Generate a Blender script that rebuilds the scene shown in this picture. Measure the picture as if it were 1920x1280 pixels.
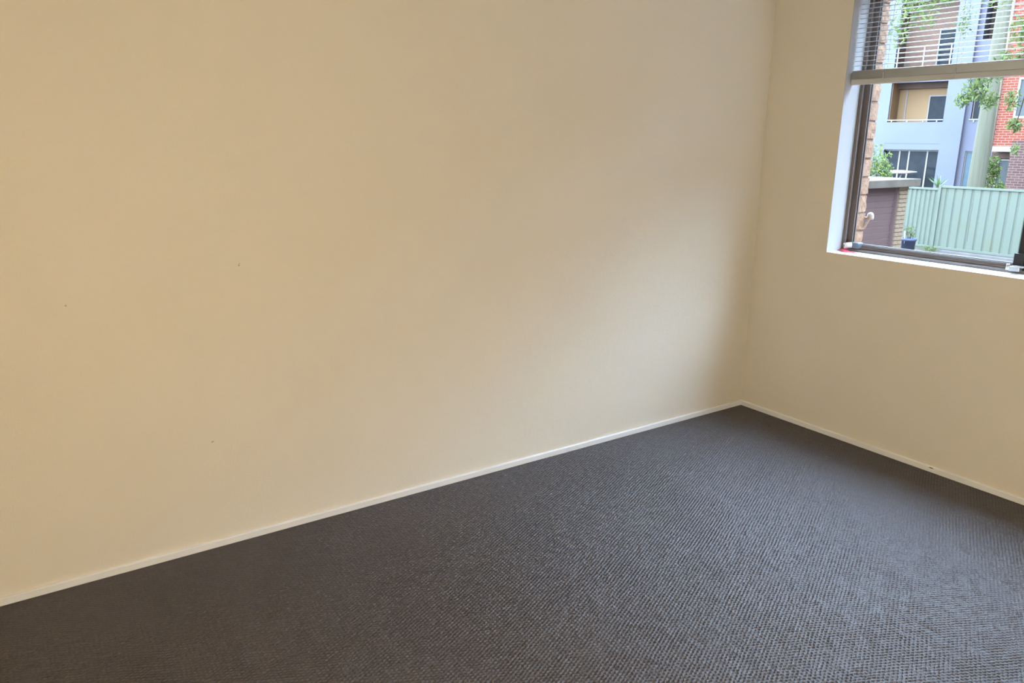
import bpy, bmesh, math, random
import numpy as np
from mathutils import Vector, Matrix

random.seed(7)
rng = np.random.default_rng(7)
scene = bpy.context.scene
COL = scene.collection
for o in list(bpy.data.objects):
    bpy.data.objects.remove(o, do_unlink=True)

# ------------------------------------------------------------------ camera
YAW, PITCH, ROLL = 0.977361207, 0.259341930, 0.00761107
CAM = Vector((-3.50175, -2.77756, 1.5))
_d = Vector((math.cos(YAW) * math.cos(PITCH), math.sin(YAW) * math.cos(PITCH), -math.sin(PITCH)))
_r = Vector((math.sin(YAW), -math.cos(YAW), 0))
_u = _r.cross(_d)
_r2 = _r * math.cos(ROLL) + _u * math.sin(ROLL)
_u2 = -_r * math.sin(ROLL) + _u * math.cos(ROLL)
cam_data = bpy.data.cameras.new('camera')
cam_data.sensor_width = 36.0
cam_data.lens = 1432.95 / 1920 * 36.0
cam_data.clip_start = 0.02
cam_data.clip_end = 500
cam = bpy.data.objects.new('camera', cam_data)
COL.objects.link(cam)
m = Matrix.Identity(4)
for i in range(3):
    m[i][0], m[i][1], m[i][2], m[i][3] = _r2[i], _u2[i], -_d[i], CAM[i]
cam.matrix_world = m
scene.camera = cam

# ------------------------------------------------------------------ sky and exposure
SKY = (0.52, 0.72, 1.0)
SKY_STRENGTH = 24.0
world = bpy.data.worlds.new('overcast_sky')
scene.world = world
world.use_nodes = True
bg = world.node_tree.nodes['Background']
bg.inputs[0].default_value = (*SKY, 1)
bg.inputs[1].default_value = SKY_STRENGTH
scene.view_settings.view_transform = 'Standard'
scene.view_settings.look = 'None'
scene.view_settings.gamma = 1.0
scene.view_settings.use_curve_mapping = False
scene.view_settings.exposure = 0.2
FILL_STRENGTH = 46.0  # warm fill from the added, unseen lamp
FILL_COLOR = (1.0, 0.855, 0.61)


# ------------------------------------------------------------------ helpers
OUT = 0.15        # reflectance scale of the outdoor paints


def od(r, g, b, k=1.0):
    return (min(.9, r * OUT * k * 1.36), min(.9, g * OUT * k * 1.13), b * OUT * k)


def lin(r, g, b):
    f = lambda c: (c / 255 / 12.92) if c / 255 <= 0.04045 else ((c / 255 + 0.055) / 1.055) ** 2.4
    return (f(r), f(g), f(b))


class NT:
    def __init__(self, mat):
        self.t = mat.node_tree
        self.n = self.t.nodes
        self.l = self.t.links

    def new(self, kind, **kw):
        nd = self.n.new(kind)
        for k, v in kw.items():
            setattr(nd, k, v)
        return nd

    def val(self, sock, v):
        if isinstance(v, bpy.types.NodeSocket):
            self.l.new(v, sock)
        else:
            sock.default_value = v

    def math(self, op, a, b=None, c=None, clamp=False):
        nd = self.new('ShaderNodeMath', operation=op, use_clamp=clamp)
        self.val(nd.inputs[0], a)
        if b is not None:
            self.val(nd.inputs[1], b)
        if c is not None:
            self.val(nd.inputs[2], c)
        return nd.outputs[0]

    def mix(self, f, a, b):
        nd = self.new('ShaderNodeMix', data_type='RGBA')
        self.val(nd.inputs[0], f)
        for s, v in ((nd.inputs[6], a), (nd.inputs[7], b)):
            if isinstance(v, bpy.types.NodeSocket):
                self.l.new(v, s)
            else:
                s.default_value = (*v[:3], 1)
        return nd.outputs[2]

    def noise(self, vec, scale, detail=3, rough=0.55):
        nd = self.new('ShaderNodeTexNoise')
        nd.inputs['Scale'].default_value = scale
        nd.inputs['Detail'].default_value = detail
        nd.inputs['Roughness'].default_value = rough
        self.l.new(vec, nd.inputs['Vector'])
        return nd.outputs['Fac']

    def ramp(self, fac, lo, hi):
        nd = self.new('ShaderNodeMapRange')
        nd.inputs[1].default_value = lo
        nd.inputs[2].default_value = hi
        self.l.new(fac, nd.inputs[0])
        return nd.outputs[0]

    def bump(self, h, strength, dist):
        nd = self.new('ShaderNodeBump')
        nd.inputs['Strength'].default_value = strength
        nd.inputs['Distance'].default_value = dist
        self.l.new(h, nd.inputs['Height'])
        return nd.outputs[0]


MATS = {}


def new_mat(name):
    mt = bpy.data.materials.new(name)
    mt.use_nodes = True
    MATS[name] = mt
    nt = NT(mt)
    p = nt.n['Principled BSDF']
    return mt, nt, p


def simple(name, col, rough=0.6, var=0.06, scale=6.0, spec=0.3, metal=0.0, bump=0.0, bscale=60.0, bdist=0.004):
    """plain surface with slight procedural colour variation and fine relief"""
    mt, nt, p = new_mat(name)
    tc = nt.new('ShaderNodeTexCoord').outputs['Object']
    n = nt.noise(tc, scale, 4)
    a = tuple(max(0, c * (1 - var)) for c in col)
    b = tuple(min(1, c * (1 + var)) for c in col)
    nt.l.new(nt.mix(nt.ramp(n, 0.3, 0.7), a, b), p.inputs['Base Color'])
    p.inputs['Roughness'].default_value = rough
    p.inputs['Specular IOR Level'].default_value = spec
    p.inputs['Metallic'].default_value = metal
    if bump:
        nt.l.new(nt.bump(nt.noise(tc, bscale, 4), bump, bdist), p.inputs['Normal'])
    return mt


def brick_mat(name, c1, c2, mortar, bw, bh, gap=0.01):
    """small far bricks in the XZ plane of the object's own axes"""
    mt, nt, p = new_mat(name)
    tc = nt.new('ShaderNodeTexCoord').outputs['Object']
    sx = nt.new('ShaderNodeSeparateXYZ')
    nt.l.new(tc, sx.inputs[0])
    cx = nt.new('ShaderNodeCombineXYZ')
    nt.l.new(nt.math('ADD', sx.outputs[0], sx.outputs[1]), cx.inputs[0])
    nt.l.new(sx.outputs[2], cx.inputs[1])
    br = nt.new('ShaderNodeTexBrick')
    br.inputs['Scale'].default_value = 1.0
    br.inputs['Brick Width'].default_value = bw
    br.inputs['Row Height'].default_value = bh
    br.inputs['Mortar Size'].default_value = gap
    br.inputs['Mortar Smooth'].default_value = 0.1
    br.inputs['Bias'].default_value = 0.0
    for k, c in (('Color1', c1), ('Color2', c2), ('Mortar', mortar)):
        br.inputs[k].default_value = (*c, 1)
    nt.l.new(cx.outputs[0], br.inputs['Vector'])
    nt.l.new(br.outputs['Color'], p.inputs['Base Color'])
    nt.l.new(nt.bump(br.outputs['Fac'], -0.6, 0.01), p.inputs['Normal'])
    p.inputs['Roughness'].default_value = 0.85
    p.inputs['Specular IOR Level'].default_value = 0.05
    return mt


def leaf_mat(name, cols):
    mt, nt, p = new_mat(name)
    g = nt.new('ShaderNodeNewGeometry')
    cr = nt.new('ShaderNodeValToRGB')
    els = cr.color_ramp.elements
    while len(els) < len(cols):
        els.new(0.5)
    for i, c in enumerate(cols):
        els[i].position = i / (len(cols) - 1)
        els[i].color = (*c, 1)
    nt.l.new(g.outputs['Random Per Island'], cr.inputs[0])
    nt.l.new(cr.outputs[0], p.inputs['Base Color'])
    p.inputs['Roughness'].default_value = 0.5
    p.inputs['Specular IOR Level'].default_value = 0.1
    tr = nt.new('ShaderNodeBsdfTranslucent')
    nt.l.new(cr.outputs[0], tr.inputs[0])
    mx = nt.new('ShaderNodeMixShader')
    mx.inputs[0].default_value = 0.35
    nt.l.new(p.outputs[0], mx.inputs[1])
    nt.l.new(tr.outputs[0], mx.inputs[2])
    nt.l.new(mx.outputs[0], nt.n['Material Output'].inputs[0])
    return mt


def glass_mat(name, tint=(1, 1, 1), refl=0.03):
    mt, nt, p = new_mat(name)
    nt.n.remove(p)
    tr = nt.new('ShaderNodeBsdfTransparent')
    tr.inputs[0].default_value = (*tint, 1)
    nt.l.new(tr.outputs[0], nt.n['Material Output'].inputs[0])
    return mt


class MB:
    """collects shapes for ONE mesh object"""

    def __init__(self):
        self.v, self.f, self.s = [], [], []

    def add(self, vs, fs, smooth=False):
        b = len(self.v)
        self.v += [tuple(x) for x in vs]
        self.f += [tuple(i + b for i in q) for q in fs]
        self.s += [smooth] * len(fs)
        return self

    def box(self, x0, x1, y0, y1, z0, z1):
        vs = [(x, y, z) for x in (x0, x1) for y in (y0, y1) for z in (z0, z1)]
        fs = [(0, 1, 3, 2), (4, 6, 7, 5), (0, 4, 5, 1), (2, 3, 7, 6), (0, 2, 6, 4), (1, 5, 7, 3)]
        return self.add(vs, fs)

    def prism(self, prof, axis, a0, a1, smooth=False):
        """extrude a closed 2-D profile along an axis"""
        put = {'x': lambda a, p: (a, p[0], p[1]), 'y': lambda a, p: (p[0], a, p[1]), 'z': lambda a, p: (p[0], p[1], a)}[axis]
        n = len(prof)
        vs = [put(a0, p) for p in prof] + [put(a1, p) for p in prof]
        fs = [(i, (i + 1) % n, n + (i + 1) % n, n + i) for i in range(n)]
        self.add(vs, fs, smooth)
        return self.add(vs, [tuple(range(n))[::-1], tuple(range(n, 2 * n))])

    def tube(self, pts, rads, seg=8, cap=True):
        pts = [Vector(p) for p in pts]
        if not hasattr(rads, '__len__'):
            rads = [rads] * len(pts)
        vs, fs = [], []
        for i, p in enumerate(pts):
            t = (pts[min(i + 1, len(pts) - 1)] - pts[max(i - 1, 0)]).normalized()
            a = t.orthogonal().normalized() if i == 0 else (a - t * a.dot(t)).normalized()
            b = t.cross(a)
            for k in range(seg):
                an = 2 * math.pi * k / seg
                vs.append(p + (a * math.cos(an) + b * math.sin(an)) * rads[i])
        for i in range(len(pts) - 1):
            for k in range(seg):
                k2 = (k + 1) % seg
                fs.append((i * seg + k, i * seg + k2, (i + 1) * seg + k2, (i + 1) * seg + k))
        self.add(vs, fs, True)
        if cap:
            n = len(pts) - 1
            self.add(vs, [tuple(range(seg))[::-1], tuple(range(n * seg, n * seg + seg))])
        return self

    def lathe(self, prof, c, seg=20):
        """prof: (radius, z) pairs around a vertical axis at c"""
        vs, fs = [], []
        for r, z in prof:
            for k in range(seg):
                an = 2 * math.pi * k / seg
                vs.append((c[0] + r * math.cos(an), c[1] + r * math.sin(an), c[2] + z))
        for i in range(len(prof) - 1):
            for k in range(seg):
                k2 = (k + 1) % seg
                fs.append((i * seg + k, i * seg + k2, (i + 1) * seg + k2, (i + 1) * seg + k))
        return self.add(vs, fs, True)

    def build(self, name, mat, parent=None, bevel=0.0):
        me = bpy.data.meshes.new(name)
        me.from_pydata(self.v, [], self.f)
        me.polygons.foreach_set('use_smooth', self.s)
        bm = bmesh.new()
        bm.from_mesh(me)
        bmesh.ops.remove_doubles(bm, verts=bm.verts, dist=1e-6)
        bmesh.ops.recalc_face_normals(bm, faces=bm.faces)
        bm.to_mesh(me)
        bm.free()
        me.materials.append(mat)
        o = bpy.data.objects.new(name, me)
        COL.objects.link(o)
        if parent is not None:
            o.parent = parent
        if bevel:
            b = o.modifiers.new('bevel', 'BEVEL')
            b.width = bevel
            b.segments = 2
            b.limit_method = 'ANGLE'
        return o


def box(name, mat, x0, x1, y0, y1, z0, z1, parent=None, bevel=0.0):
    return MB().box(x0, x1, y0, y1, z0, z1).build(name, mat, parent, bevel)


def empty(name, loc=(0, 0, 0), rz=0.0):
    o = bpy.data.objects.new(name, None)
    o.location = loc
    o.rotation_euler = (0, 0, rz)
    o.empty_display_size = 0.2
    COL.objects.link(o)
    return o


def tag(o, label=None, cat=None, group=None, kind=None):
    for k, v in (('label', label), ('category', cat), ('group', group), ('kind', kind)):
        if v:
            o[k] = v
    return o


def share(o, name, parent, loc=(0, 0, 0), rot=(0, 0, 0)):
    c = o.copy()
    c.name = name
    COL.objects.link(c)
    c.parent = parent
    c.location = loc
    c.rotation_euler = rot
    return c


# ------------------------------------------------------------------ materials
WALL = (0.80, 0.735, 0.625)


def wall_paint(name, marks=()):
    mt, nt, p = new_mat(name)
    tc = nt.new('ShaderNodeTexCoord').outputs['Object']
    big = nt.ramp(nt.noise(tc, 1.3, 3), 0.3, 0.7)
    col = nt.mix(big, tuple(c * 0.985 for c in WALL), tuple(c * 1.01 for c in WALL))
    # rubbed and patched spots in the paint
    patch = nt.ramp(nt.noise(tc, 5.0, 5, 0.65), 0.62, 0.72)
    col = nt.mix(nt.math('MULTIPLY', patch, 0.10), col, (0.86, 0.83, 0.76))
    for (x, z, r) in marks:
        d = nt.new('ShaderNodeVectorMath', operation='DISTANCE')
        nt.l.new(tc, d.inputs[0])
        d.inputs[1].default_value = (x, 0, z)
        f = nt.math('LESS_THAN', d.outputs['Value'], r)
        col = nt.mix(nt.math('MULTIPLY', f, 0.42), col, (0.16, 0.12, 0.08))
    nt.l.new(col, p.inputs['Base Color'])
    p.inputs['Roughness'].default_value = 0.55
    p.inputs['Specular IOR Level'].default_value = 0.25
    h = nt.math('ADD', nt.noise(tc, 190, 3, 0.6), nt.math('MULTIPLY', nt.noise(tc, 22, 3), 0.9))
    nt.l.new(nt.bump(h, 0.3, 0.004), p.inputs['Normal'])
    return mt


M_wall_l = wall_paint('cream_wall_paint_marked', [(-2.802, 1.058, .0035), (-2.800, 1.064, .0022), (-3.350, .9735, .003), (-2.950, .418, .0035), (-2.945, .419, .002)])
M_wall = wall_paint('cream_wall_paint')
M_ceil = simple('ceiling_white', (0.85, 0.84, 0.80), 0.7, 0.02)
M_trim = simple('white_gloss_paint', (0.88, 0.88, 0.87), 0.35, 0.02, spec=0.5, bump=0.05, bscale=40)
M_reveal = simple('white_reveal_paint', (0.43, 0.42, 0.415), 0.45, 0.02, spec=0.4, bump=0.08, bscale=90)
M_alu = simple('brown_aluminium', (0.17, 0.14, 0.125), 0.38, 0.10, 14, 0.5, 0.0)
M_alu_dark = simple('black_aluminium', (0.018, 0.017, 0.017), 0.4, 0.1, 14, 0.5)
M_glass = glass_mat('window_glass', (0.98, 0.99, 0.985), 0.025)
M_blind = simple('blind_slat_white', (0.74, 0.77, 0.79), 0.4, 0.02, spec=0.4)
M_rail = simple('blind_rail_grey', (0.56, 0.56, 0.56), 0.4, 0.03, spec=0.4)
M_cord = simple('blind_cord', (0.62, 0.64, 0.62), 0.8, 0.05)
M_chrome = simple('satin_steel', (0.55, 0.55, 0.56), 0.3, 0.05, metal=0.9)
M_lock = simple('lock_grey', (0.10, 0.12, 0.14), 0.35, 0.1, spec=0.5)
M_lockface = simple('lock_ivory', (0.66, 0.60, 0.54), 0.4, 0.06)
M_red = simple('red_plastic', (0.75, 0.09, 0.13), 0.5, 0.15, 30)


def carpet_mat():
    mt, nt, p = new_mat('charcoal_loop_carpet')
    tc = nt.new('ShaderNodeTexCoord').outputs['Object']
    n1 = nt.ramp(nt.noise(tc, 320, 2), 0.3, 0.7)
    n2 = nt.ramp(nt.noise(tc, 3.0, 3), 0.3, 0.7)
    col = nt.mix(n1, (0.042, 0.038, 0.041), (0.106, 0.096, 0.101))
    col = nt.mix(nt.math('MULTIPLY', n2, 0.12), col, (0.072, 0.066, 0.066))
    nt.l.new(col, p.inputs['Base Color'])
    p.inputs['Roughness'].default_value = 0.42
    p.inputs['IOR'].default_value = 1.55
    p.inputs['Specular IOR Level'].default_value = 0.85
    p.inputs['Specular Tint'].default_value = (1.0, 0.92, 0.90, 1)
    p.inputs['Sheen Weight'].default_value = 0.0
    p.inputs['Sheen Roughness'].default_value = 0.5
    nt.l.new(nt.bump(nt.noise(tc, 600, 2), 0.5, 0.002), p.inputs['Normal'])
    return mt


M_carpet = carpet_mat()
M_floor = simple('floor_slab', (0.12, 0.115, 0.11), 0.9)

# ------------------------------------------------------------------ the room
XB, YF, ZC = -4.6, -3.5, 2.45           # rear wall, side wall, ceiling
WY0, WY1 = -0.448, -2.10                # window opening, left and right edge
WZ0, WZ1 = 0.954, 2.26                  # sill and head
FX = 0.125                              # depth of the reveal to the window frame

tag(box('floor', M_floor, XB, 0.0, YF, 0.0, -0.16, -0.012), kind='structure')
tag(box('ceiling', M_ceil, XB - .1, 0.18, YF - .1, 0.1, ZC, ZC + 0.1), kind='structure')
tag(box('wall_left', M_wall_l, XB - .1, 0.0, 0.0, 0.1, -0.16, ZC), kind='structure')
tag(box('wall_back', M_wall, XB - .1, XB, YF, 0.0, -0.16, ZC), kind='structure')
tag(box('wall_front', M_wall, XB - .1, 0.0, YF - .1, YF, -0.16, ZC), kind='structure')
wr = MB()
wr.box(0, .18, YF - .1, WY1 - .002, -0.16, ZC)
wr.box(0, .18, WY0 + .002, 0.1, -0.16, ZC)
wr.box(0, .18, WY1 - .002, WY0 + .002, -0.16, WZ0 - .003)
wr.box(0, .18, WY1 - .002, WY0 + .002, WZ1 + .002, ZC)
wall_right = tag(wr.build('wall_right', M_wall), kind='structure')

# painted lining of the window opening
reveal = tag(empty('trim_1', (0, WY0, WZ0)), kind='structure')


def rv(name, mat, x0, x1, y0, y1, z0, z1, bevel=0.0):
    return box(name, mat, x0, x1, y0 - WY0, y1 - WY0, z0 - WZ0, z1 - WZ0, reveal, bevel)


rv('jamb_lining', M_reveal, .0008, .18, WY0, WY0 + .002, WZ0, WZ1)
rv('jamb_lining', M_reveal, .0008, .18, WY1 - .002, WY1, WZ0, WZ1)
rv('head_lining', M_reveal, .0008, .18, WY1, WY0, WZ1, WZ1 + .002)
rv('sill_board', M_trim, -.002, .18, WY1, WY0, WZ0 - .003, WZ0)


# baseboards: low square section with an eased top edge
def base_prof(t=.012, h=.0265, c=.0025):
    return [(0, 0), (t, 0), (t, h - c), (t - c, h), (0, h)]


def baseboard(name, axis, a0, a1, side, off, mat=M_trim):
    pr = [(off + side * p[0], p[1]) for p in base_prof()]
    return tag(MB().prism(pr, axis, a0, a1).build(name, mat), kind='structure')


def marked_trim():
    mt, nt, p = new_mat('white_gloss_paint_chipped')
    tc = nt.new('ShaderNodeTexCoord').outputs['Object']
    d = nt.new('ShaderNodeVectorMath', operation='DISTANCE')
    sc = nt.new('ShaderNodeVectorMath', operation='MULTIPLY')
    nt.l.new(tc, sc.inputs[0])
    sc.inputs[1].default_value = (1, .22, 1)
    nt.l.new(sc.outputs[0], d.inputs[0])
    d.inputs[1].default_value = (-.012, -1.129 * .22, .0215)
    f = nt.math('LESS_THAN', d.outputs['Value'], .0024)
    nt.l.new(nt.mix(f, (0.88, 0.88, 0.87), (0.12, 0.08, 0.05)), p.inputs['Base Color'])
    p.inputs['Roughness'].default_value = 0.35
    return mt


baseboard('baseboard_left', 'x', XB, -.0125, -1, 0.0)
baseboard('baseboard_right', 'y', YF, 0.0, -1, 0.0, marked_trim())
baseboard('baseboard_back', 'y', YF, 0.0, 1, XB)
baseboard('baseboard_front', 'x', XB + .0125, -.0125, 1, YF)


# carpet: loop pile as a real height field (a staggered lattice of pits between the loops)
def make_carpet():
    P = 0.013
    st = P / 4
    nx, ny = int(3.98 / st) + 1, int(3.0 / st) + 1
    X = -np.arange(nx) * st
    Y = -np.arange(ny) * st

    def vnoise(shape, cell, amp):
        gx, gy = shape[0] // cell + 3, shape[1] // cell + 3
        g = rng.random((gx, gy)) * 2 - 1
        i = np.arange(shape[0]) / cell
        j = np.arange(shape[1]) / cell
        i0, j0 = i.astype(int), j.astype(int)
        a, b = (i - i0)[:, None], (j - j0)[None, :]
        a, b = a * a * (3 - 2 * a), b * b * (3 - 2 * b)
        q = lambda di, dj: g[np.ix_(i0 + di, j0 + dj)]
        return amp * (q(0, 0) * (1 - a) * (1 - b) + q(1, 0) * a * (1 - b) + q(0, 1) * (1 - a) * b + q(1, 1) * a * b)

    sh = (nx, ny)
    xx = X[:, None] / P + vnoise(sh, 7, .12) + vnoise(sh, 60, .22)
    yy = Y[None, :] / P + vnoise(sh, 7, .09) + vnoise(sh, 60, .14)
    f = (1.2 * np.cos(2 * np.pi * (xx / 2 + yy)) + .8 * np.cos(2 * np.pi * (xx / 2 - yy))) / 2
    t = np.clip((f + .25) / 1.1, 0, 1)
    Z = -0.0075 * t * t * (3 - 2 * t) * (1 + vnoise(sh, 5, .35)) + vnoise(sh, 3, .0007) + vnoise(sh, 40, .0004)
    Z = np.minimum(Z - .0006, -.0002)
    # keep the part that can be seen, with a margin
    XX, YY = np.meshgrid(X, Y, indexing='ij')
    low = np.where(XX < -1.6, -.85 - (XX + 3.98) * (2.14 / 2.38), -3.2)
    keep = YY > low
    cell = keep[:-1, :-1] & keep[1:, :-1] & keep[:-1, 1:] & keep[1:, 1:]
    used = np.zeros(sh, bool)
    for a in (slice(0, -1), slice(1, None)):
        for b in (slice(0, -1), slice(1, None)):
            used[a, b] |= cell
    idx = np.full(sh, -1, np.int64)
    idx[used] = np.arange(used.sum())
    co = np.stack([XX[used], YY[used], Z[used]], 1).astype(np.float32)
    ci, cj = np.nonzero(cell)
    quads = np.stack([idx[ci, cj], idx[ci, cj + 1], idx[ci + 1, cj + 1], idx[ci + 1, cj]], 1)
    # outer, unseen part of the room: flat strip at mean pile height under the same material
    extra_v = np.array([(XB, YF, -.0045), (0, YF, -.0045), (0, 0, -.0045), (XB, 0, -.0045)], np.float32)
    nb = len(co)
    co = np.concatenate([co, extra_v])
    quads = np.concatenate([quads, np.array([[nb, nb + 1, nb + 2, nb + 3]])])
    me = bpy.data.meshes.new('carpet')
    me.vertices.add(len(co))
    me.vertices.foreach_set('co', co.ravel())
    me.loops.add(quads.size)
    me.loops.foreach_set('vertex_index', quads.ravel().astype(np.int32))
    me.polygons.add(len(quads))
    me.polygons.foreach_set('loop_start', np.arange(0, quads.size, 4, dtype=np.int32))
    me.polygons.foreach_set('use_smooth', np.ones(len(quads), bool))
    me.update(calc_edges=True)
    me.materials.append(M_carpet)
    o = bpy.data.objects.new('carpet', me)
    COL.objects.link(o)
    tag(o, 'charcoal grey loop pile carpet covering the bedroom floor', 'carpet', kind='stuff')


make_carpet()

# low drum-shade lamp added out of view as warm fill for the walls
lamp = tag(empty('added_fill_lamp', (-3.10, -3.25, 0)), 'added drum-shade lamp giving warm fill, unseen behind the camera', 'lamp')
M_lampmetal = simple('lamp_metal', (0.30, 0.29, 0.28), 0.35, 0.05, metal=0.8)
MB().lathe([(0.001, 0), (.14, 0), (.14, .012), (.03, .022), (.001, .024)], (0, 0, 0), 28).build('base', M_lampmetal, lamp)
MB().tube([(0, 0, .02), (0, 0, .61)], .010, 10).build('pole', M_lampmetal, lamp)
mt, nt, p = new_mat('fill_shade_glow')
p.inputs['Base Color'].default_value = (0.9, 0.88, 0.84, 1)
p.inputs['Emission Color'].default_value = (*FILL_COLOR, 1)
p.inputs['Emission Strength'].default_value = FILL_STRENGTH
MB().lathe([(.19, .60), (.19, .98)], (0, 0, 0), 40).build('shade', mt, lamp)
MB().lathe([(.001, .595), (.193, .595), (.193, .602), (.001, .602)], (0, 0, 0), 40).build('bottom_cap', M_lampmetal, lamp)
MB().lathe([(.001, .978), (.193, .978), (.193, .985), (.001, .985)], (0, 0, 0), 40).build('top_cap', M_lampmetal, lamp)

# ------------------------------------------------------------------ the window
win = tag(empty('window_1', (FX, WY0, WZ0)), kind='structure')


def wb(name, mat, x0, x1, y0, y1, z0, z1, parent=None, bevel=0.0):
    return box(name, mat, x0 - FX, x1 - FX, y0 - WY0, y1 - WY0, z0 - WZ0, z1 - WZ0, parent or win, bevel)


YM = -1.275          # meeting stile, left edge
# outer frame with guide ribs
fr = MB()


def frl(x0, x1, y0, y1, z0, z1):
    fr.box(x0 - FX, x1 - FX, y0 - WY0, y1 - WY0, z0 - WZ0, z1 - WZ0)


frl(.125, .185, WY0, WY0 - .007, WZ0, WZ1)
frl(.125, .131, WY0 - .007, WY0 - .016, WZ0, WZ1)
frl(.179, .185, WY0 - .007, WY0 - .016, WZ0, WZ1)
fr.build('jamb_frame', M_alu, win)
fr = MB()
frl(.125, .185, WY1, WY1 + .012, WZ0, WZ1)
fr.build('jamb_frame', M_alu, win)
fr = MB()
frl(.125, .185, WY1 + .012, WY0 - .007, WZ1 - .012, WZ1)
fr.build('head_frame', M_alu, win)
fr = MB()
frl(.125, .190, WY1 + .012, WY0 - .007, WZ0, WZ0 + .008)
frl(.125, .129, WY1 + .012, WY0 - .007, WZ0 + .008, WZ0 + .013)
frl(.147, .151, WY1 + .012, WY0 - .016, WZ0 + .008, WZ0 + .022)
frl(.186, .190, WY1 + .012, WY0 - .007, WZ0 + .008, WZ0 + .030)
fr.build('sill_track', M_alu, win)

# near sash (left): stiles, rails, pane
sash = empty('sash', (0, 0, 0))
sash.parent = win
SX0, SX1 = .156, .180


def sb(name, mat, x0, x1, y0, y1, z0, z1, bevel=0.001):
    return wb(name, mat, x0, x1, y0, y1, z0, z1, sash, bevel)


sb('stile', M_alu, SX0, SX1, WY0 - .008, WY0 - .036, WZ0 + .012, WZ1 - .013)
sb('glazing_bead', M_alu_dark, SX0 + .008, SX0 + .016, WY0 - .036, WY0 - .0385, WZ0 + .034, WZ1 - .04)
sb('bottom_rail', M_alu, SX0, SX1, WY0 - .036, YM, WZ0 + .012, WZ0 + .036)
sb('gasket', M_alu_dark, SX0 + .006, SX0 + .018, WY0 - .036, YM, WZ0 + .036, WZ0 + .0395)
sb('top_rail', M_alu, SX0, SX1, WY0 - .036, YM, WZ1 - .045, WZ1 - .013)
sb('stile', M_alu_dark, SX0 - .022, SX1, YM, YM - .060, WZ0 + .012, WZ1 - .013, .002)
sb('stile_guide', M_alu_dark, SX0 - .030, SX0 - .020, YM + .011, YM - .030, WZ0 + .034, WZ0 + .086, .002)
sb('pane', M_glass, SX0 + .010, SX0 + .014, WY0 - .033, YM, WZ0 + .03, WZ1 - .04, 0)
# fixed pane on the right
wb('fixed_pane', M_glass, .184, .188, YM - .02, WY1 + .012, WZ0 + .008, WZ1 - .012)
# lock barrel in the left corner of the track
lk = MB()
lk.box(-.004, .046, -.094, -.043, .016, .046)
lock = lk.build('window_lock', M_lock, win, .006)
lc = MB().tube([(-.034, -.036, .030), (-.006, -.058, .034)], [.0135, .0135], 16).build('lock_barrel', M_lockface, lock)
MB().tube([(-.0352, -.0352, .0298), (-.0330, -.0368, .0300)], [.0075, .0075], 12).build('keyhole', M_lock, lock)
# catch at the foot of the meeting stile
ct = MB()
ct.box(-.028, .004, YM - WY0 + .012, YM - WY0 - .030, .012, .032)
ct.tube([(-.020, YM - WY0 + .018, .014), (-.020, YM - WY0 + .018, .040)], [.009, .007], 12)
ct.box(-.030, -.006, YM - WY0 - .006, YM - WY0 - .046, .030, .036)
ct.build('catch', M_chrome, win, .002)

# crumpled red strip on the sill
rd = MB()
n = 14
top, bot = [], []
for i in range(n + 1):
    t = i / n
    x = .104 - .030 * t + .006 * math.sin(9 * t)
    y = -.424 - .108 * t - .024
    w = .016 * math.sin(math.pi * min(1, t + .12)) + .004
    h = .0025 + .010 * max(0, math.sin(math.pi * (t * 1.9))) * (1 - t * .6)
    top.append((x - w, y + .004, WZ0 + .0015 + h * .35))
    bot.append((x + w, y - .004, WZ0 + .0015 + h))
vs = [(a[0], a[1], a[2]) for a in top] + [(b[0], b[1], b[2]) for b in bot]
vs += [(a[0], a[1], a[2] - .0012) for a in vs]
N = n + 1
fs = []
for i in range(n):
    fs += [(i, i + 1, N + i + 1, N + i), (2 * N + i, 3 * N + i, 3 * N + i + 1, 2 * N + i + 1),
           (i, 2 * N + i, 2 * N + i + 1, i + 1), (N + i, N + i + 1, 3 * N + i + 1, 3 * N + i)]
fs += [(0, N, 3 * N, 2 * N), (n, 2 * N + n, 3 * N + n, N + n)]
rd.add(vs, fs, True)
tag(rd.build('plastic_strip', M_red), 'crumpled red plastic strip lying in the corner of the white window sill', 'strip')

# ------------------------------------------------------------------ venetian blind
BX = .050
blind = tag(empty('venetian_blind', (BX, WY0 - .004, WZ1)), 'white venetian blind half raised in the upper part of the window', 'blind')
BL = (WY0 - .004) - (WY1 + .004)        # length


def slat_mesh(w=.025, camber=.0022, t=.0004):
    pr = []
    for i in range(7):
        a = -1 + 2 * i / 6
        pr.append((a * w / 2, camber * (1 - a * a)))
    pr2 = [(p[0], p[1] + t) for p in reversed(pr)]
    return pr + pr2


mb = MB()
mb.box(-.0125, .0125, -BL, 0, -.03, -.003)
mb.build('head_rail', M_rail, blind, .001)
z_top, z_stack1, z_stack0, z_rail0 = WZ1 - .045, 1.828, 1.790, 1.763
first = None
z = 1.8485
while z < z_top:
    if first is None:
        first = MB().prism(slat_mesh(), 'y', -BL, 0, True).build('slat', M_blind, blind)
        first.location = (0, 0, z - WZ1)
        first.rotation_euler = (0, math.radians(-3), 0)
    else:
        share(first, 'slat', blind, (random.uniform(-.0006, .0006), random.uniform(-.001, .001), z - WZ1),
              (random.uniform(-.0006, .0006), math.radians(-3 + random.uniform(-1.2, 1.2)), 0))
    z += .0212
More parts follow.
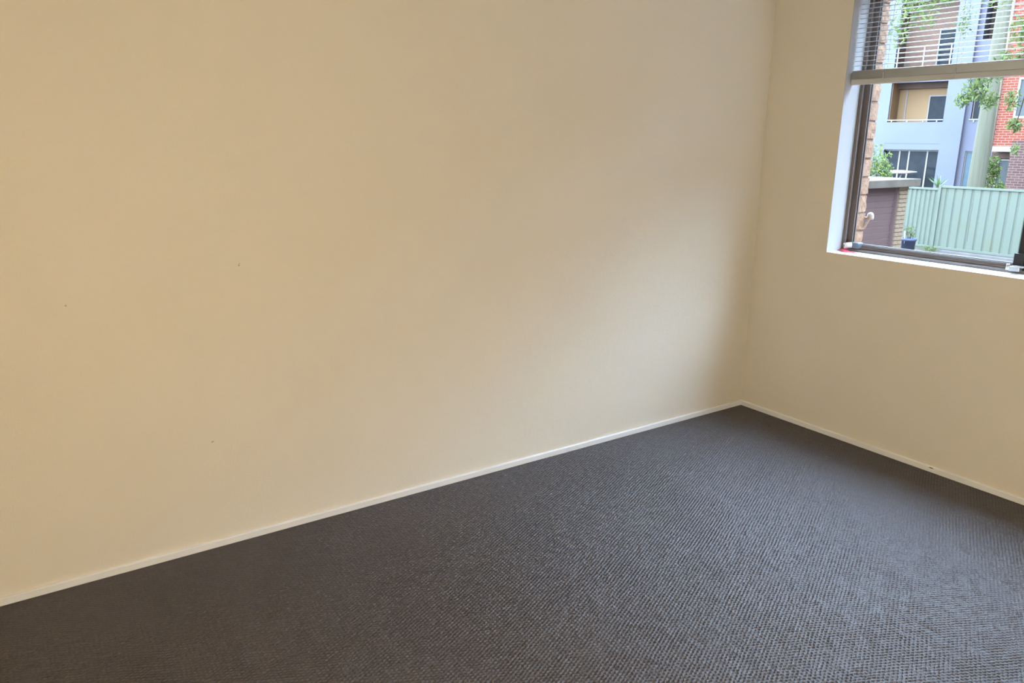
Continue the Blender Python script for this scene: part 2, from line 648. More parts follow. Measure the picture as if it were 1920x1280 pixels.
# the gathered slats resting on the bottom rail
mb = MB()
k = 0
z = z_stack0
while z < z_stack1 - .002:
    j = random.uniform(-.0012, .0012)
    mb.prism([(p[0] + j, p[1] + z - WZ1) for p in slat_mesh(t=.0007)], 'y', -BL + random.uniform(0, .002), -random.uniform(0, .002), True)
    z += .00098
tag(mb.build('gathered_slats', M_blind, blind), 'gathered slats resting on the bottom rail', kind='stuff')
mb = MB()
mb.prism([(-.0125, z_rail0 - WZ1), (.0125, z_rail0 - WZ1), (.0125, z_stack0 - WZ1 - .004), (.008, z_stack0 - WZ1), (-.008, z_stack0 - WZ1), (-.0125, z_stack0 - WZ1 - .004)], 'y', -BL, 0)
mb.build('bottom_rail', M_rail, blind, .0015)
y0 = WY0 - .004
for yy in (-.615, -.945, -1.275, -1.605, -1.935):
    for sx in (-.0135, .0135):
        MB().tube([(sx, yy - y0, -.03), (sx, yy - y0, z_stack0 - WZ1)], .0006, 5).build('ladder_cord', M_cord, blind)
    mb = MB()
    pts = []
    for i in range(17):
        t = i / 16
        bow = .010 * math.sin(math.pi * t) ** 3 if yy > -1 else .004 * math.sin(math.pi * t)
        pts.append((.004, yy - y0 - .007 - bow * (1 if yy < -.7 else -.6), -.03 + (z_rail0 - WZ1 + .004 + .03) * t))
    mb.tube(pts, .0008, 5).build('lift_cord', M_cord, blind)
    MB().box(-.0145, -.0125, yy - y0 - .003, yy - y0 + .003, z_rail0 - WZ1 + .004, z_stack0 - WZ1 + .02).build('cord_clip', M_rail, blind)

# ------------------------------------------------------------------ outer brick leaf of this building
M_mortar = simple('mortar', od(1.2, 1.0, 0.85), 0.9, 0.06, 20, 0.1, bump=0.3)
GZ = -1.36                                # outside ground level
BXO0, BXO1, BYJ = .19, .272, -.466
leaf = MB()
leaf.box(BXO0 + .004, BXO1 - .004, BYJ + .004, .6, GZ, 3.2)
leaf.box(BXO0 + .004, BXO1 - .004, -4.0, WY1 + .02, GZ, 3.2)
leaf.box(BXO0 + .004, BXO1 - .004, WY1 + .02, BYJ + .008, GZ, WZ0 - .09)
leaf.box(BXO0 + .004, BXO1 - .004, WY1 + .02, BYJ + .008, WZ1 + .05, 3.2)
leaf.build('brick_backing', M_mortar, wall_right)


def rough_brick_mat():
    mt, nt, p = new_mat('rock_face_brick')
    tc = nt.new('ShaderNodeTexCoord').outputs['Object']
    oi = nt.new('ShaderNodeObjectInfo').outputs['Random']
    col = nt.mix(nt.ramp(nt.noise(tc, 30, 4), .3, .7), od(1.4, 1.02, 0.76), od(2.05, 1.58, 1.22))
    col = nt.mix(nt.math('MULTIPLY', oi, .35), col, od(1.85, 1.45, 1.10))
    nt.l.new(col, p.inputs['Base Color'])
    p.inputs['Roughness'].default_value = 0.9
    p.inputs['Specular IOR Level'].default_value = 0.05
    nt.l.new(nt.bump(nt.noise(tc, 60, 5, .7), 0.8, 0.012), p.inputs['Normal'])
    return mt


M_brick = rough_brick_mat()


def rough_brick(lx, ly, lz, amp, seed):
    r = random.Random(seed)
    bm = bmesh.new()
    bmesh.ops.create_cube(bm, size=1)
    bmesh.ops.subdivide_edges(bm, edges=bm.edges[:], cuts=2, use_grid_fill=True)
    for v in bm.verts:
        c = v.co
        v.co = Vector((c.x * lx, c.y * ly, c.z * lz))
        v.co += Vector((r.uniform(-1, 1), r.uniform(-1, .3), r.uniform(-.5, .5))) * amp
    me = bpy.data.meshes.new('brick')
    bm.to_mesh(me)
    bm.free()
    me.materials.append(M_brick)
    return me


PIT = .0915
brick_meshes = [rough_brick(BXO1 - BXO0, .105, PIT - .011, .0032, s) for s in range(5)]
brick_long = [rough_brick(BXO1 - BXO0, .22, PIT - .011, .0032, s + 20) for s in range(5)]
zc = WZ0 - .09 + .002
k = 0
while zc < 2.9:
    for b in range(2):
        half = (k + b) % 2 == 0 if b == 0 else True
        L = (.105 if k % 2 == 0 else .22) if b == 0 else .22
        off = 0 if b == 0 else ((.105 if k % 2 == 0 else .22) + .010)
        me = (brick_meshes if L < .2 else brick_long)[(k * 3 + b) % 5]
        o = bpy.data.objects.new('brick', me)
        COL.objects.link(o)
        o.parent = wall_right
        o.location = ((BXO0 + BXO1) / 2 + random.uniform(-.002, .002), BYJ + off + L / 2, zc + PIT / 2)
    zc += PIT
    k += 1
# sloping brick sill outside
mb = MB()
mb.prism([(.186, WZ0 - .02), (.36, WZ0 - .075), (.36, WZ0 - .15), (.186, WZ0 - .15)], 'y', WY1 + .02, BYJ + .05)
mb.build('outer_sill', M_brick, wall_right)

# small white fitting on the outer corner of the bricks
fit = tag(empty('wall_fitting', (.285, -.490, 1.082)), 'small white rounded fitting fixed to the outer brick corner beside the window', 'fitting')
M_white = simple('white_plastic', od(0.86, 0.86, 0.84, 2.6), 0.4, 0.02, 4, 0.05)
mb = MB()
mb.lathe([(0.001, .062), (.007, .061), (.013, .056), (.0165, .046), (.0175, .030), (.014, .024), (.001, .022)], (0, 0, 0), 16)
mb.build('dome', M_white, fit)
MB().tube([(.0, .004, .028), (.0, .014, .006), (.0, .026, -.024)], [.006, .0055, .004], 8).build('stem', M_white, fit)
MB().box(-.008, .008, .016, .036, .024, .036).build('bracket', M_white, fit)

# ------------------------------------------------------------------ outside ground
M_ground = simple('concrete_yard', od(0.44, 0.42, 0.40), 0.9, 0.18, 0.8, 0.1, bump=0.2, bscale=14, bdist=.02)
tag(MB().box(.3, 90, -45, 70, GZ - .3, GZ).build('ground', M_ground), kind='structure')

# ------------------------------------------------------------------ green sheet steel fence
FXP = 17.634
M_fence = simple('green_sheet_steel', od(0.41, 0.525, 0.445), 0.5, 0.05, 1.2, 0.05)
mt, nt, p = new_mat('green_sheet_steel_stained')
tc = nt.new('ShaderNodeTexCoord').outputs['Object']
st_ = nt.math('MULTIPLY', nt.ramp(nt.noise(tc, 2.3, 4), .52, .74), .45)
nt.l.new(nt.mix(st_, nt.mix(nt.ramp(nt.noise(tc, 1.1, 3), .3, .7), od(.40, .51, .435), od(.425, .54, .465)), od(.41, .47, .27)), p.inputs['Base Color'])
p.inputs['Roughness'].default_value = .5
p.inputs['Specular IOR Level'].default_value = .05
M_fence_st = mt


def sheet(name, mat, ya, yb, z0, z1, pitch, depth, groove, parent):
    """profiled sheet: broad pans between narrow grooves, running along -y"""
    pts = []
    y = ya
    while y > yb:
        for a, dx in ((0, 0), (pitch - groove, 0), (pitch - groove * .66, depth), (pitch - groove * .34, depth)):
            if y - a >= yb:
                pts.append((dx, y - a))
        y -= pitch
    pts.append((0, yb))
    mb = MB()
    n = len(pts)
    vs = [(p[0], p[1], z0) for p in pts] + [(p[0], p[1], z1) for p in pts]
    vs += [(p[0] + .004, p[1], z0) for p in pts] + [(p[0] + .004, p[1], z1) for p in pts]
    fs = []
    for i in range(n - 1):
        fs += [(i, i + 1, n + i + 1, n + i), (2 * n + i, 3 * n + i, 3 * n + i + 1, 2 * n + i + 1), (n + i, n + i + 1, 3 * n + i + 1, 3 * n + i)]
    mb.add(vs, fs)
    return mb.build(name, mat, parent)


def fence(label, ya, yb, z0, z1, pitch, sheets, mat):
    f = tag(empty('sheet_fence', (FXP, ya, z0)), label, 'fence', 'green sheet steel fences')
    L = ya - yb
    for i in range(sheets):
        a, b = -L * i / sheets, -L * (i + 1) / sheets
        s = sheet('sheet', mat, a, b + .004, .06, z1 - z0 - .05, pitch, .024, .070, f)
        s.location.x = .004 * (i % 2)
    MB().box(-.03, .05, -L, 0, z1 - z0 - .055, z1 - z0).build('top_rail', M_fence, f, .006)
    MB().box(-.02, .05, -L, 0, 0.0, .065).build('bottom_rail', M_fence, f, .006)
    return f


fr_ = fence('taller green profiled steel fence filling the right of the view', 8.10, -5.10, -1.30, .372, .218, 15, M_fence_st)
MB().box(-.04, .05, -.035, .04, -.05, 1.69).build('post', M_fence, fr_, .005)
for k in range(1, 7):
    MB().box(-.04, .05, -2.2 * k - .035, -2.2 * k + .035, -.05, 1.672).build('post', M_fence, fr_, .005)
fl_ = fence('lower green profiled steel fence section beside the brick garage pier', 10.9, 8.15, -1.30, .300, .128, 3, M_fence)
# kerb under the fence
M_kerb = simple('grey_concrete', od(0.42, 0.43, 0.44), 0.9, 0.15, 4, 0.1, bump=0.3)
tag(MB().box(FXP - .22, FXP + .10, -5.1, 7.75, GZ - .02, GZ + .055).build('trim_2', M_kerb, None, .01), kind='structure')
tag(MB().box(FXP - .05, FXP + .10, 7.75, 10.9, GZ - .02, GZ + .055).build('trim_3', M_kerb, None, .01), kind='structure')


# ------------------------------------------------------------------ foliage helpers
def leaves(name, mat, clusters, parent, size, n_per, droop=0.0, seed=1, aspect=.38):
    r = np.random.default_rng(seed)
    V, F = [], []
    for (c, rad, n) in clusters:
        n = int(n * n_per)
        for _ in range(n):
            d = r.normal(size=3)
            d /= np.linalg.norm(d)
            q = np.array(c) + d * np.array(rad) * (r.random() ** .45)
            ax = r.normal(size=3) + np.array((0, 0, -droop))
            ax /= np.linalg.norm(ax)
            sd = np.cross(ax, r.normal(size=3))
            sd /= np.linalg.norm(sd) + 1e-9
            nm = np.cross(ax, sd)
            L = size * r.uniform(.6, 1.25)
            W = L * aspect
            b = len(V)
            V += [q - ax * L / 2, q + sd * W / 2 - nm * W * .15, q + ax * L / 2 - nm * L * .1, q - sd * W / 2 - nm * W * .15, q + nm * W * .1]
            F += [(b, b + 1, b + 4), (b + 1, b + 2, b + 4), (b + 2, b + 3, b + 4), (b + 3, b, b + 4)]
    me = bpy.data.meshes.new(name)
    me.from_pydata([tuple(v) for v in V], [], F)
    me.polygons.foreach_set('use_smooth', [True] * len(F))
    me.materials.append(mat)
    o = bpy.data.objects.new(name, me)
    COL.objects.link(o)
    o.parent = parent
    tag(o, kind='stuff')
    return o


M_leaf_tree = leaf_mat('tree_leaves', [od(0.137, 0.220, 0.085, 1.4), od(0.252, 0.400, 0.119, 1.4), od(0.378, 0.520, 0.187, 1.4), od(0.210, 0.330, 0.136, 1.4)])
M_leaf_bush = leaf_mat('shrub_leaves', [od(0.168, 0.330, 0.136, 1.4), od(0.315, 0.520, 0.170, 1.4), od(0.473, 0.580, 0.153, 1.4), od(0.294, 0.500, 0.289, 1.4)])
M_leaf_dark = leaf_mat('dark_shrub_leaves', [od(0.105, 0.190, 0.068, 1.4), od(0.210, 0.340, 0.102, 1.4), od(0.357, 0.480, 0.136, 1.4)])
M_spike = leaf_mat('spiky_leaves', [od(.38, .56, .16, 1.5), od(0.273, 0.460, 0.204, 1.4), od(0.399, 0.600, 0.289, 1.4)])
M_bark = simple('bark', od(0.22, 0.17, 0.13), 0.9, 0.25, 9, 0.1, bump=0.5, bscale=30, bdist=.01)

# ------------------------------------------------------------------ garage with roller door
GX, GY = 12.116, 5.987
gar = tag(empty('garage', (GX, GY, GZ)), 'low garage with brown ribbed door under a concrete roof slab', 'garage')
M_slab = simple('weathered_concrete', od(0.31, 0.29, 0.245), 0.9, 0.22, 3, 0.1, bump=0.35, bscale=20, bdist=.01)
M_door = simple('brown_door_paint', od(0.37, 0.275, 0.275), 0.5, 0.05, 2, 0.05)
M_cream_brick = simple('cream_brick', od(0.66, 0.54, 0.39), 0.9, 0.18, 12, 0.1, bump=0.4, bscale=60)
H0 = -GZ
MB().box(-2.6, .33, -.14, 1.05, H0 + .610, H0 + .765).build('roof_slab', M_slab, gar, .012)
# door: horizontal boards with a raised lower lip
door = empty('door', (0, 0, 0))
door.parent = gar
zz = 0.02
bd = None
while zz < H0 + .40:
    h = .128
    if bd is None:
        bd = MB().prism([(.098, 0), (.095, .004), (.084, .112), (.084, .122), (.100, .1275), (.112, .1275), (.112, 0)], 'x', -1.95, -.19).build('door_board', M_door, door)
    else:
        bd2 = share(bd, 'door_board', door, (0, 0, 0))
        bd2.location = (0, 0, zz)
    zz += h
bd.location = (0, 0, .02)
MB().box(-1.95, -.19, .085, .112, zz, H0 + .610).build('door_head_board', M_door, door)
MB().box(-.19, -.145, .03, .12, 0, H0 + .610).build('door_frame', M_door, gar)
# masonry body behind the pier bricks
MB().box(-.135, .145, .014, 2.7, 0, H0 + .610).build('side_wall', simple('dark_mortar', od(.34, .27, .20), .9), gar)
MB().box(-2.5, -1.95, .0, 2.7, 0, H0 + .610).build('side_wall', M_cream_brick, gar)
MB().box(-1.95, -.135, 2.6, 2.7, 0, H0 + .610).build('rear_wall', M_cream_brick, gar)
b1 = MB().box(0, .290, 0, .105, .007, .079).build('brick', M_cream_brick, gar, .003)
b2 = MB().box(0, .14, 0, .105, .007, .079).build('brick', M_cream_brick, gar, .003)
n_c = int((H0 + .605) / .086)
first1 = first2 = True
for c in range(n_c + 1):
    z = c * .086
    if z + .08 > H0 + .612:
        break
    if c % 2 == 0:
        o = b1 if first1 else share(b1, 'brick', gar)
        first1 = False
        o.location = (-.140, 0 + random.uniform(-.002, .002), z)
    else:
        for dx in (-.140, .010):
            o = b2 if first2 else share(b2, 'brick', gar)
            first2 = False
            o.location = (dx, random.uniform(-.002, .002), z)

# blue planter at the garage corner
pot = tag(empty('potted_plant', (14.62, 7.12, GZ)), 'blue pot with a small twiggy plant between garage pier and green fence', 'plant')
M_pot = simple('blue_pot', od(0.26, 0.34, 0.58), 0.5, 0.12, 5, 0.05)
MB().lathe([(.001, 0), (.125, 0), (.155, .57), (.172, .57), (.172, .63), (.150, .63), (.145, .59), (.001, .59)], (0, 0, 0), 20).build('pot', M_pot, pot)
mb = MB()
for i in range(6):
    a = i * 1.05
    mb.tube([(0, 0, .5), (.05 * math.cos(a), .05 * math.sin(a), .72), (.13 * math.cos(a), .13 * math.sin(a), .80 + .06 * (i % 3))], [.006, .005, .003], 5)
mb.build('stem', M_bark, pot)
leaves('foliage', M_leaf_dark, [((0, 0, .78), (.14, .14, .20), 1)], pot, .055, 110, seed=5)
MB().tube([(-.14, .02, .5), (-.165, .03, .80)], .010, 6).build('stake', M_white, pot)


# ------------------------------------------------------------------ shrubs
def shrub(label, base, clusters, mat, size, n, stems, seed, group=None):
    s = tag(empty('shrub', base), label, 'shrub', group)
    mb = MB()
    for q in stems:
        mb.tube([(0, 0, 0), (q[0] * .4, q[1] * .4, q[2] * .55), q], [.03, .022, .008], 6)
    mb.build('stem', M_bark, s)
    leaves('foliage', mat, clusters, s, size, n, seed=seed)
    return s


shrub('bright green shrub rising behind the garage roof slab', (15.3, 8.75, GZ),
      [((.12, -.05, 2.35), (.30, .42, .45), 1), ((.0, .25, 1.9), (.35, .45, .5), 1), ((.20, -.28, 2.12), (.22, .22, .26), .6), ((-.1, .2, 2.75), (.16, .2, .18), .3)],
      M_leaf_bush, .105, 420, [(.1, 0, 2.6), (0, .3, 2.3), (.2, -.25, 2.1)], 11)
shrub('dark green shrub growing between the utility pole and the brown brick pillar', (22.6, 9.05, GZ),
      [((0, .05, 1.2), (.38, .34, .9), 1), ((.05, .12, 2.05), (.26, .24, .45), .55), ((-.2, -.28, 1.35), (.25, .22, .35), .35)],
      M_leaf_dark, .125, 620, [(.05, .1, 2.2), (-.1, -.2, 1.6), (0, .2, 1.7)], 12)

# spiky plant showing above the lower fence
yuc = tag(empty('spiky_plant', (18.25, 8.50, GZ + .0)), 'spiky green plant poking up over the fence where its height steps', 'plant')
MB().tube([(0, 0, 0), (.02, .01, .8), (0, 0, 1.66)], [.07, .06, .05], 10).build('trunk', M_bark, yuc)
for i in range(15):
    a = i * 2.4
    el = .55 + .75 * ((i * 7) % 15) / 15
    L = .32 + .12 * ((i * 5) % 7) / 7
    dx, dy = math.cos(a), math.sin(a)
    mb = MB()
    vs, fs = [], []
    for k in range(6):
        t = k / 5
        e2 = el * (1.15 - .35 * t)
        p_ = Vector((dx * math.cos(e2) * L * t, dy * math.cos(e2) * L * t, 1.64 + math.sin(el) * L * t * (1.1 - .2 * t)))
        w = .030 * (1 - t) ** .7 + .002
        sd = Vector((-dy, dx, 0)) * w
        vs += [p_ - sd, p_ + Vector((0, 0, -w * .5)), p_ + sd]
        if k:
            b = 3 * k
            fs += [(b - 3, b - 2, b + 1, b), (b - 2, b - 1, b + 2, b + 1)]
    mb.add(vs, fs, True)
    mb.build('leaf', M_spike, yuc)

# grass tufts along the fence foot
for i, (x, y, lab) in enumerate([(17.35, 8.02, 'small tuft of weeds at the foot of the fence post'), (17.2, 8.55, 'low patch of weeds at the foot of the lower green fence')]):
    t = tag(empty('weed_tuft', (x, y, GZ)), lab, 'weeds')
    leaves('foliage', M_leaf_bush, [((0, 0, .07), (.12, .26, .07), 1)], t, .09, 140, seed=30 + i, aspect=.2)

# ------------------------------------------------------------------ utility pole
pole = tag(empty('utility_pole', (20.678, 8.656, GZ)), 'thick grey green utility pole standing behind the fence', 'pole')
mt, nt, p = new_mat('weathered_pole')
tc = nt.new('ShaderNodeTexCoord').outputs['Object']
mp = nt.new('ShaderNodeMapping')
mp.inputs['Scale'].default_value = (9, 9, .6)
nt.l.new(tc, mp.inputs[0])
nt.l.new(nt.mix(nt.ramp(nt.noise(mp.outputs[0], 1.5, 4), .3, .7), od(.30, .33, .25), od(.40, .43, .34)), p.inputs['Base Color'])
p.inputs['Roughness'].default_value = .85
p.inputs['Specular IOR Level'].default_value = .05
pts = [(0, 0, z) for z in (0, 1.7, 3.5, 5.2, 6.7, 9.2)]
MB().tube(pts, [.262, .232, .210, .190, .168, .140], 24).build('shaft', mt, pole)
MB().box(-1.1, 1.1, -.06, .06, 8.5, 8.62).build('cross_arm', M_bark, pole)
for dx in (-.95, -.45, .45, .95):
    MB().lathe([(.001, 0), (.05, 0), (.06, .05), (.04, .09), (.055, .12), (.001, .16)], (dx, 0, 8.62), 10).build('insulator', M_white, pole)

# ------------------------------------------------------------------ blue apartment building
BP = (36.211, 19.89, GZ)
b_e = (.2, -.98)
blue = tag(empty('apartment_building', BP, math.atan2(b_e[1], b_e[0])), 'pale blue apartment building with recessed balconies and white railings', 'building')
M_blue = simple('pale_blue_render', od(0.475, 0.565, 0.77), 0.8, 0.05, .5, 0.05)
M_blue2 = simple('grey_blue_render', od(0.455, 0.525, 0.70), 0.8, 0.05, .5, 0.05)
M_tan = simple('tan_render', od(0.90, 0.64, 0.36), 0.8, 0.06, .8, 0.1)
M_tan2 = simple('brown_brick_far', od(0.34, 0.25, 0.20), 0.85, 0.12, 3, 0.1)
M_tan3 = simple('pink_brown_render', od(0.54, 0.39, 0.31), 0.85, 0.12, 3, 0.05)
M_wframe = simple('white_frame', od(0.84, 0.86, 0.86), 0.5, 0.02, 4, 0.05)
M_dglass = simple('dark_window_glass', (0.014, 0.015, 0.016), 0.08, 0.25, 2.0, 0.05)
M_bglass2 = simple('pale_window_glass', od(0.27, 0.42, 0.53), 0.12, 0.2, 1.5, 0.05)
M_bglass = simple('blue_window_glass', od(0.23, 0.285, 0.31), 0.12, 0.2, 1.5, 0.05)


def bb(name, mat, u0, u1, w0, w1, z0, z1, parent=None, bevel=0.0):
    return box(name, mat, u0, u1, w0, w1, z0 - GZ, z1 - GZ, parent or blue, bevel)


U0, U1 = -.96, 1.70                      # balcony bay
DEP = 9.0
bb('facade_pier', M_blue, -3.6, U0, 0, DEP, GZ, 12.5)
bb('facade_pier', M_blue, U1, 2.62, 0, DEP, GZ, 12.5)
bb('facade_pier', M_blue2, 2.62, 2.86, .22, DEP, GZ, 12.5)
bb('facade_pier', M_blue2, 3.30, 5.2, .22, DEP, GZ, 12.5)
bb('roof_slab', M_blue, -3.7, 5.3, -.1, DEP, 12.5, 12.75)
# bay: parapets and floor slabs
bb('parapet', M_blue, U0, U1, 0, .15, 1.41, 2.47)
bb('parapet_band', M_blue, U0, U1, .01, .15, 1.10, 1.405)
bb('balcony_floor', M_blue, U0, U1, .15, 2.0, 1.25, 1.50)
bb('balcony_slab', M_blue, U0, U1, 0, 2.0, 4.42, 5.03)
bb('balcony_slab', M_blue, U0, U1, 0, 2.0, 8.55, 9.0)
bb('balcony_wall', M_tan, U0, U1, 1.25, 1.4, 1.50, 4.42)
bb('balcony_side_wall', M_tan, U0, U0 + .03, .16, 1.25, 1.50, 4.42)
bb('soffit_beam', M_tan2, U0 + .03, U1, .9, 1.25, 4.16, 4.42)
bb('wall_batten', M_wframe, -1.02 + .44, -1.02 + .50, 1.21, 1.25, 1.50, 4.1)
bb('balcony_wall', M_tan3, U0, U1, 1.25, 1.4, 5.03, 8.55)
bb('balcony_side_wall', M_tan2, U0, U0 + .03, .16, 1.25, 5.03, 8.55)


def window(u0, u1, w, z0, z1, parent=None, glass=M_dglass, fw=.06, mull=()):
    f = empty('window', (0, 0, 0))
    f.parent = parent or blue
    mb = MB()
    for a in ((u0, u1, z0, z0 + fw), (u0, u1, z1 - fw, z1), (u0, u0 + fw, z0 + fw, z1 - fw), (u1 - fw, u1, z0 + fw, z1 - fw)):
        mb.box(a[0], a[1], w - .05, w + .02, a[2] - GZ, a[3] - GZ)
    for q in mull:
        mb.box(q - fw * .5, q + fw * .5, w - .05, w + .02, z0 + fw - GZ, z1 - fw - GZ)
    mb.build('window_frame', M_wframe, f)
    edges = [u0] + list(mull) + [u1]
    for a, b in zip(edges[:-1], edges[1:]):
        MB().box(a + fw * .5, b - fw * .5, w - .01, w + .01, z0 + fw - GZ, z1 - fw - GZ).build('pane', glass, f)
    return f


window(.55, 1.62, 1.25, 2.0, 3.82)
window(.62, 1.66, 1.25, 5.05, 7.0)
# ground floor glazing
window(-1.15, 1.70, .30, -1.2, 1.10, fw=.075, mull=(-.215, .25, 1.13))
bb('inner_wall', M_tan2, U0 - .2, U1, .9, 1.0, GZ, 1.25)
# railings
rail = empty('balcony_railing', (0, 0, 0))
rail.parent = blue
MB().box(U0 - .04, U1, -.03, .03, 2.545 - GZ, 2.60 - GZ).build('hand_rail', M_wframe, rail)
for u in (-.75, 0.02, .78, 1.42):
    MB().box(u - .03, u + .03, -.02, .03, 2.46 - GZ, 2.55 - GZ).build('bracket', M_wframe, rail)
rail = empty('balcony_railing', (0, 0, 0))
rail.parent = blue
for z in (5.12, 5.38, 5.62, 5.86, 6.10):
    MB().tube([(U0, 0, z - GZ), (U1, 0, z - GZ)], .022 if z < 6 else .03, 6).build('rail', M_wframe, rail)
for u in (-.84, .40, 1.62):
    MB().box(u - .03, u + .03, -.03, .03, 5.03 - GZ, 6.13 - GZ).build('post', M_wframe, rail)
# narrow bay on the right: stacked openings
bb('bay_wall', M_blue2, 2.86, 3.30, .22, .4, 1.07, 2.56)
bb('bay_wall', M_blue2, 2.86, 3.30, .22, .4, 3.9, 6.27)
bb('bay_wall', M_blue2, 2.86, 3.30, .22, .4, 8.4, 12.5)
bb('bay_back', M_tan2, 2.86, 3.30, 1.2, 1.3, 1.07, 12.4)
window(2.86, 3.27, .34, -1.3, 1.07, glass=M_bglass2, fw=.045)
window(2.87, 3.29, .42, 2.56, 3.9, fw=.05)
rail = empty('balcony_railing', (0, 0, 0))
rail.parent = blue
MB().box(2.80, 3.32, .17, .23, 2.545 - GZ, 2.60 - GZ).build('hand_rail', M_wframe, rail)
MB().box(3.0, 3.06, .18, .24, 2.44 - GZ, 2.55 - GZ).build('bracket', M_wframe, rail)

# white folding board on the ground floor terrace
fb = tag(empty('folding_board', (33.6, 18.45, GZ)), 'white pointed folding board on crossed legs behind the garage roof', 'board')
fb.rotation_euler = (0, 0, math.atan2(-.62, .78))
bt = MB().prism([(-1.1, -.22), (.25, -.22), (.85, -.02), (.85, .02), (.25, .22), (-1.1, .22)], 'z', -.02, .02).build('board_top', M_wframe, fb)
bt.location = (0, 0, 1.43)
bt.rotation_euler = (math.radians(16), 0, 0)
for s in (-1, 1):
    MB().tube([(-.3 * s - .1, 0, 0), (.28 * s - .1, 0, 1.40)], .03, 6).build('leg', M_wframe, fb)

# ------------------------------------------------------------------ red brick building
r_e = (.1, -.995)
red = tag(empty('brick_building', (27.115, 11.069, GZ), math.atan2(r_e[1], r_e[0])), 'red brick building with a white framed window and cream downpipe', 'building')
M_redb = brick_mat('red_brick', od(.62, .185, .125), od(.52, .135, .10), od(.70, .52, .42), .24, .086, .010)
M_brownb = brick_mat('brown_brick', od(.30, .20, .18), od(.22, .14, .14), od(.52, .40, .36), .24, .086, .010)
M_creamp = simple('cream_paint', od(.78, .68, .50), .5, .03, 4, 0.05)


def rb(name, mat, u0, u1, w0, w1, z0, z1, bevel=0.0):
    return box(name, mat, u0, u1, w0, w1, z0 - GZ, z1 - GZ, red, bevel)


rb('wall', M_redb, -.27, .23, 0, 9, 1.36, 14.5)
rb('wall', M_redb, .23, 1.45, 0, 9, 1.36, 2.33)
rb('wall', M_redb, .23, 1.45, 0, 9, 3.72, 14.5)
rb('wall', M_redb, 1.45, 34, 0, 9, 1.36, 14.5)  # unseen run, made long and tall to block low sky
rb('band', M_wframe, -.275, .365, -.03, 9, 1.175, 1.36)
rb('lower_wall', M_brownb, -.45, 34, .6, 9, GZ, 1.175)
rb('louvre', M_tan2, -.27, .25, .50, .6, .93, 1.16)
f_ = MB()
f_ = window(.23, 1.45, .06, 2.33, 3.72, red, M_bglass, .075, (.85,))
window(-.20, .30, .58, -.6, .90, red, M_bglass, .05)
MB().tube([(-.31, -.05, 0), (-.31, -.05, 14.5 - GZ)], .050, 10).build('downpipe', M_creamp, red)
for fl in range(4):
    for k in range(7):
        window(3.4 + 4.2 * k, 5.3 + 4.2 * k, -.01, 2.4 + 3.0 * fl, 3.8 + 3.0 * fl, red, M_bglass, .075, (4.35 + 4.2 * k,))
pil = box('pillar', M_brownb, .60, 1.45, -.75, .55, 0, 1.56 - GZ, red)
rb('roof', M_slab, -.5, 34.3, -.4, 9.3, 14.5, 14.75)

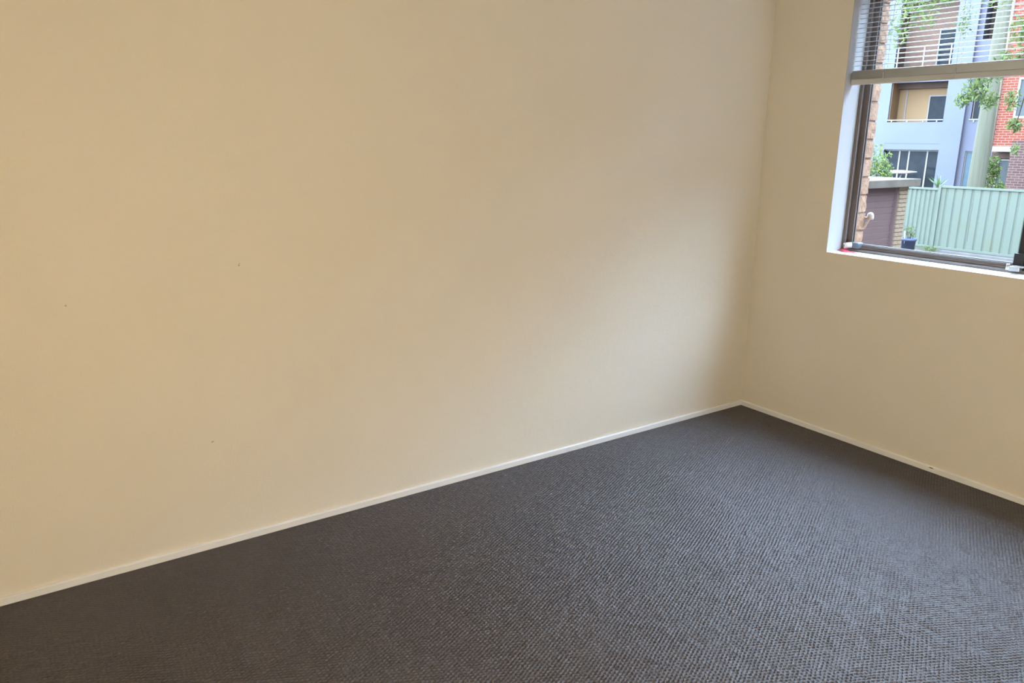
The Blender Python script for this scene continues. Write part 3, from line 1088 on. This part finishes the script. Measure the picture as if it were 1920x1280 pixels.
# ------------------------------------------------------------------ tree reaching in from the right
TB = (16.6, 4.45, GZ)
tree = tag(empty('tree', TB), 'leafy tree with hanging branches in front of the pole and brick building', 'tree')
rel = lambda q: (q[0] - TB[0], q[1] - TB[1], q[2] - TB[2])
MB().tube([(0, 0, 0), (.03, .05, 1.6), (-.05, .02, 3.2), (.02, .1, 5.0), (0, .2, 7.4)], [.20, .17, .15, .11, .05], 12).build('trunk', M_bark, tree)
cl = [((15.15, 6.38, 2.68), (.26, .30, .30), 1.0), ((14.95, 6.52, 2.42), (.18, .20, .18), .42), ((15.42, 6.17, 2.40), (.22, .2, .22), .55), ((15.35, 6.2, 2.98), (.35, .35, .22), .6),
      ((15.62, 6.03, 3.22), (.26, .26, .26), .8), ((15.95, 5.80, 3.30), (.22, .2, .3), .6), ((15.85, 5.88, 2.42), (.18, .18, .26), .45), ((15.92, 5.78, 1.88), (.15, .16, .18), .4),
      ((15.82, 5.88, 3.85), (.34, .28, .42), 1.1), ((15.3, 6.25, 4.6), (.4, .4, .3), .4), ((13.70, 7.30, 4.40), (.34, .36, .36), .75), ((13.6, 7.4, 3.85), (.24, .26, .36), .42), ((14.0, 7.1, 4.15), (.3, .3, .3), .4),
      ((14.25, 6.95, 4.50), (.35, .35, .20), .50), ((14.75, 6.6, 4.05), (.20, .22, .34), .32), ((15.9, 5.5, 5.2), (.9, .9, .5), 1.0), ((16.6, 4.7, 6.2), (1.3, 1.3, .8), 1.4),
      ((16.2, 4.9, 4.4), (.4, .5, .4), .5), ((17.2, 4.2, 5.2), (.9, .9, .6), .8), ((14.4, 6.9, 5.4), (1.0, .9, .5), .9), ((15.98, 5.72, 1.35), (.10, .10, .14), .15)]
leaves('foliage', M_leaf_tree, [(rel(c), r, n) for c, r, n in cl], tree, .135, 260, droop=.55, seed=3, aspect=.30)
for ctrl in ([(16.55, 4.5, 3.2), (16.1, 5.3, 3.6), (15.5, 6.1, 3.1), (15.1, 6.4, 2.6)],
             [(16.55, 4.5, 3.6), (15.9, 5.4, 4.6), (14.9, 6.4, 4.9), (13.7, 7.3, 4.3)],
             [(16.6, 4.5, 2.6), (16.3, 5.1, 3.0), (16.0, 5.7, 2.6), (15.92, 5.78, 1.7)],
             [(16.6, 4.6, 4.0), (16.2, 5.2, 4.6), (15.8, 5.8, 3.9)],
             [(16.6, 4.6, 4.4), (15.8, 5.6, 5.3), (14.6, 6.8, 5.4)],
             [(16.6, 4.5, 4.2), (17.0, 4.3, 5.0), (17.4, 4.1, 5.6)]):
    MB().tube([rel(q) for q in ctrl], [.045, .03, .018, .008][:len(ctrl)], 6).build('branch', M_bark, tree)

# ------------------------------------------------------------------ brick wing added out of view to keep low sky off the window
wing = tag(empty('added_brick_wing', (2.0, -10.5, GZ), 0), 'added unseen brown brick wing shading the window from the right', 'building')
box('wall', M_brownb, 0, 24, -9, 0, 0, 9.4, wing)
box('roof', M_slab, -.4, 24.4, -9.4, .4, 9.4, 9.65, wing)
for fl in range(2):
    for k in range(6):
        x0_, z0_ = 1.6 + k * 3.8, 1.3 + fl * 3.1
        f = box('window', M_wframe, x0_, x0_ + 1.7, -.03, .03, z0_, z0_ + 1.4, wing)
        for q in range(2):
            box('pane', M_dglass, x0_ + .06 + q * .82, x0_ + .82 + q * .82, .025, .036, z0_ + .06, z0_ + 1.34, f)
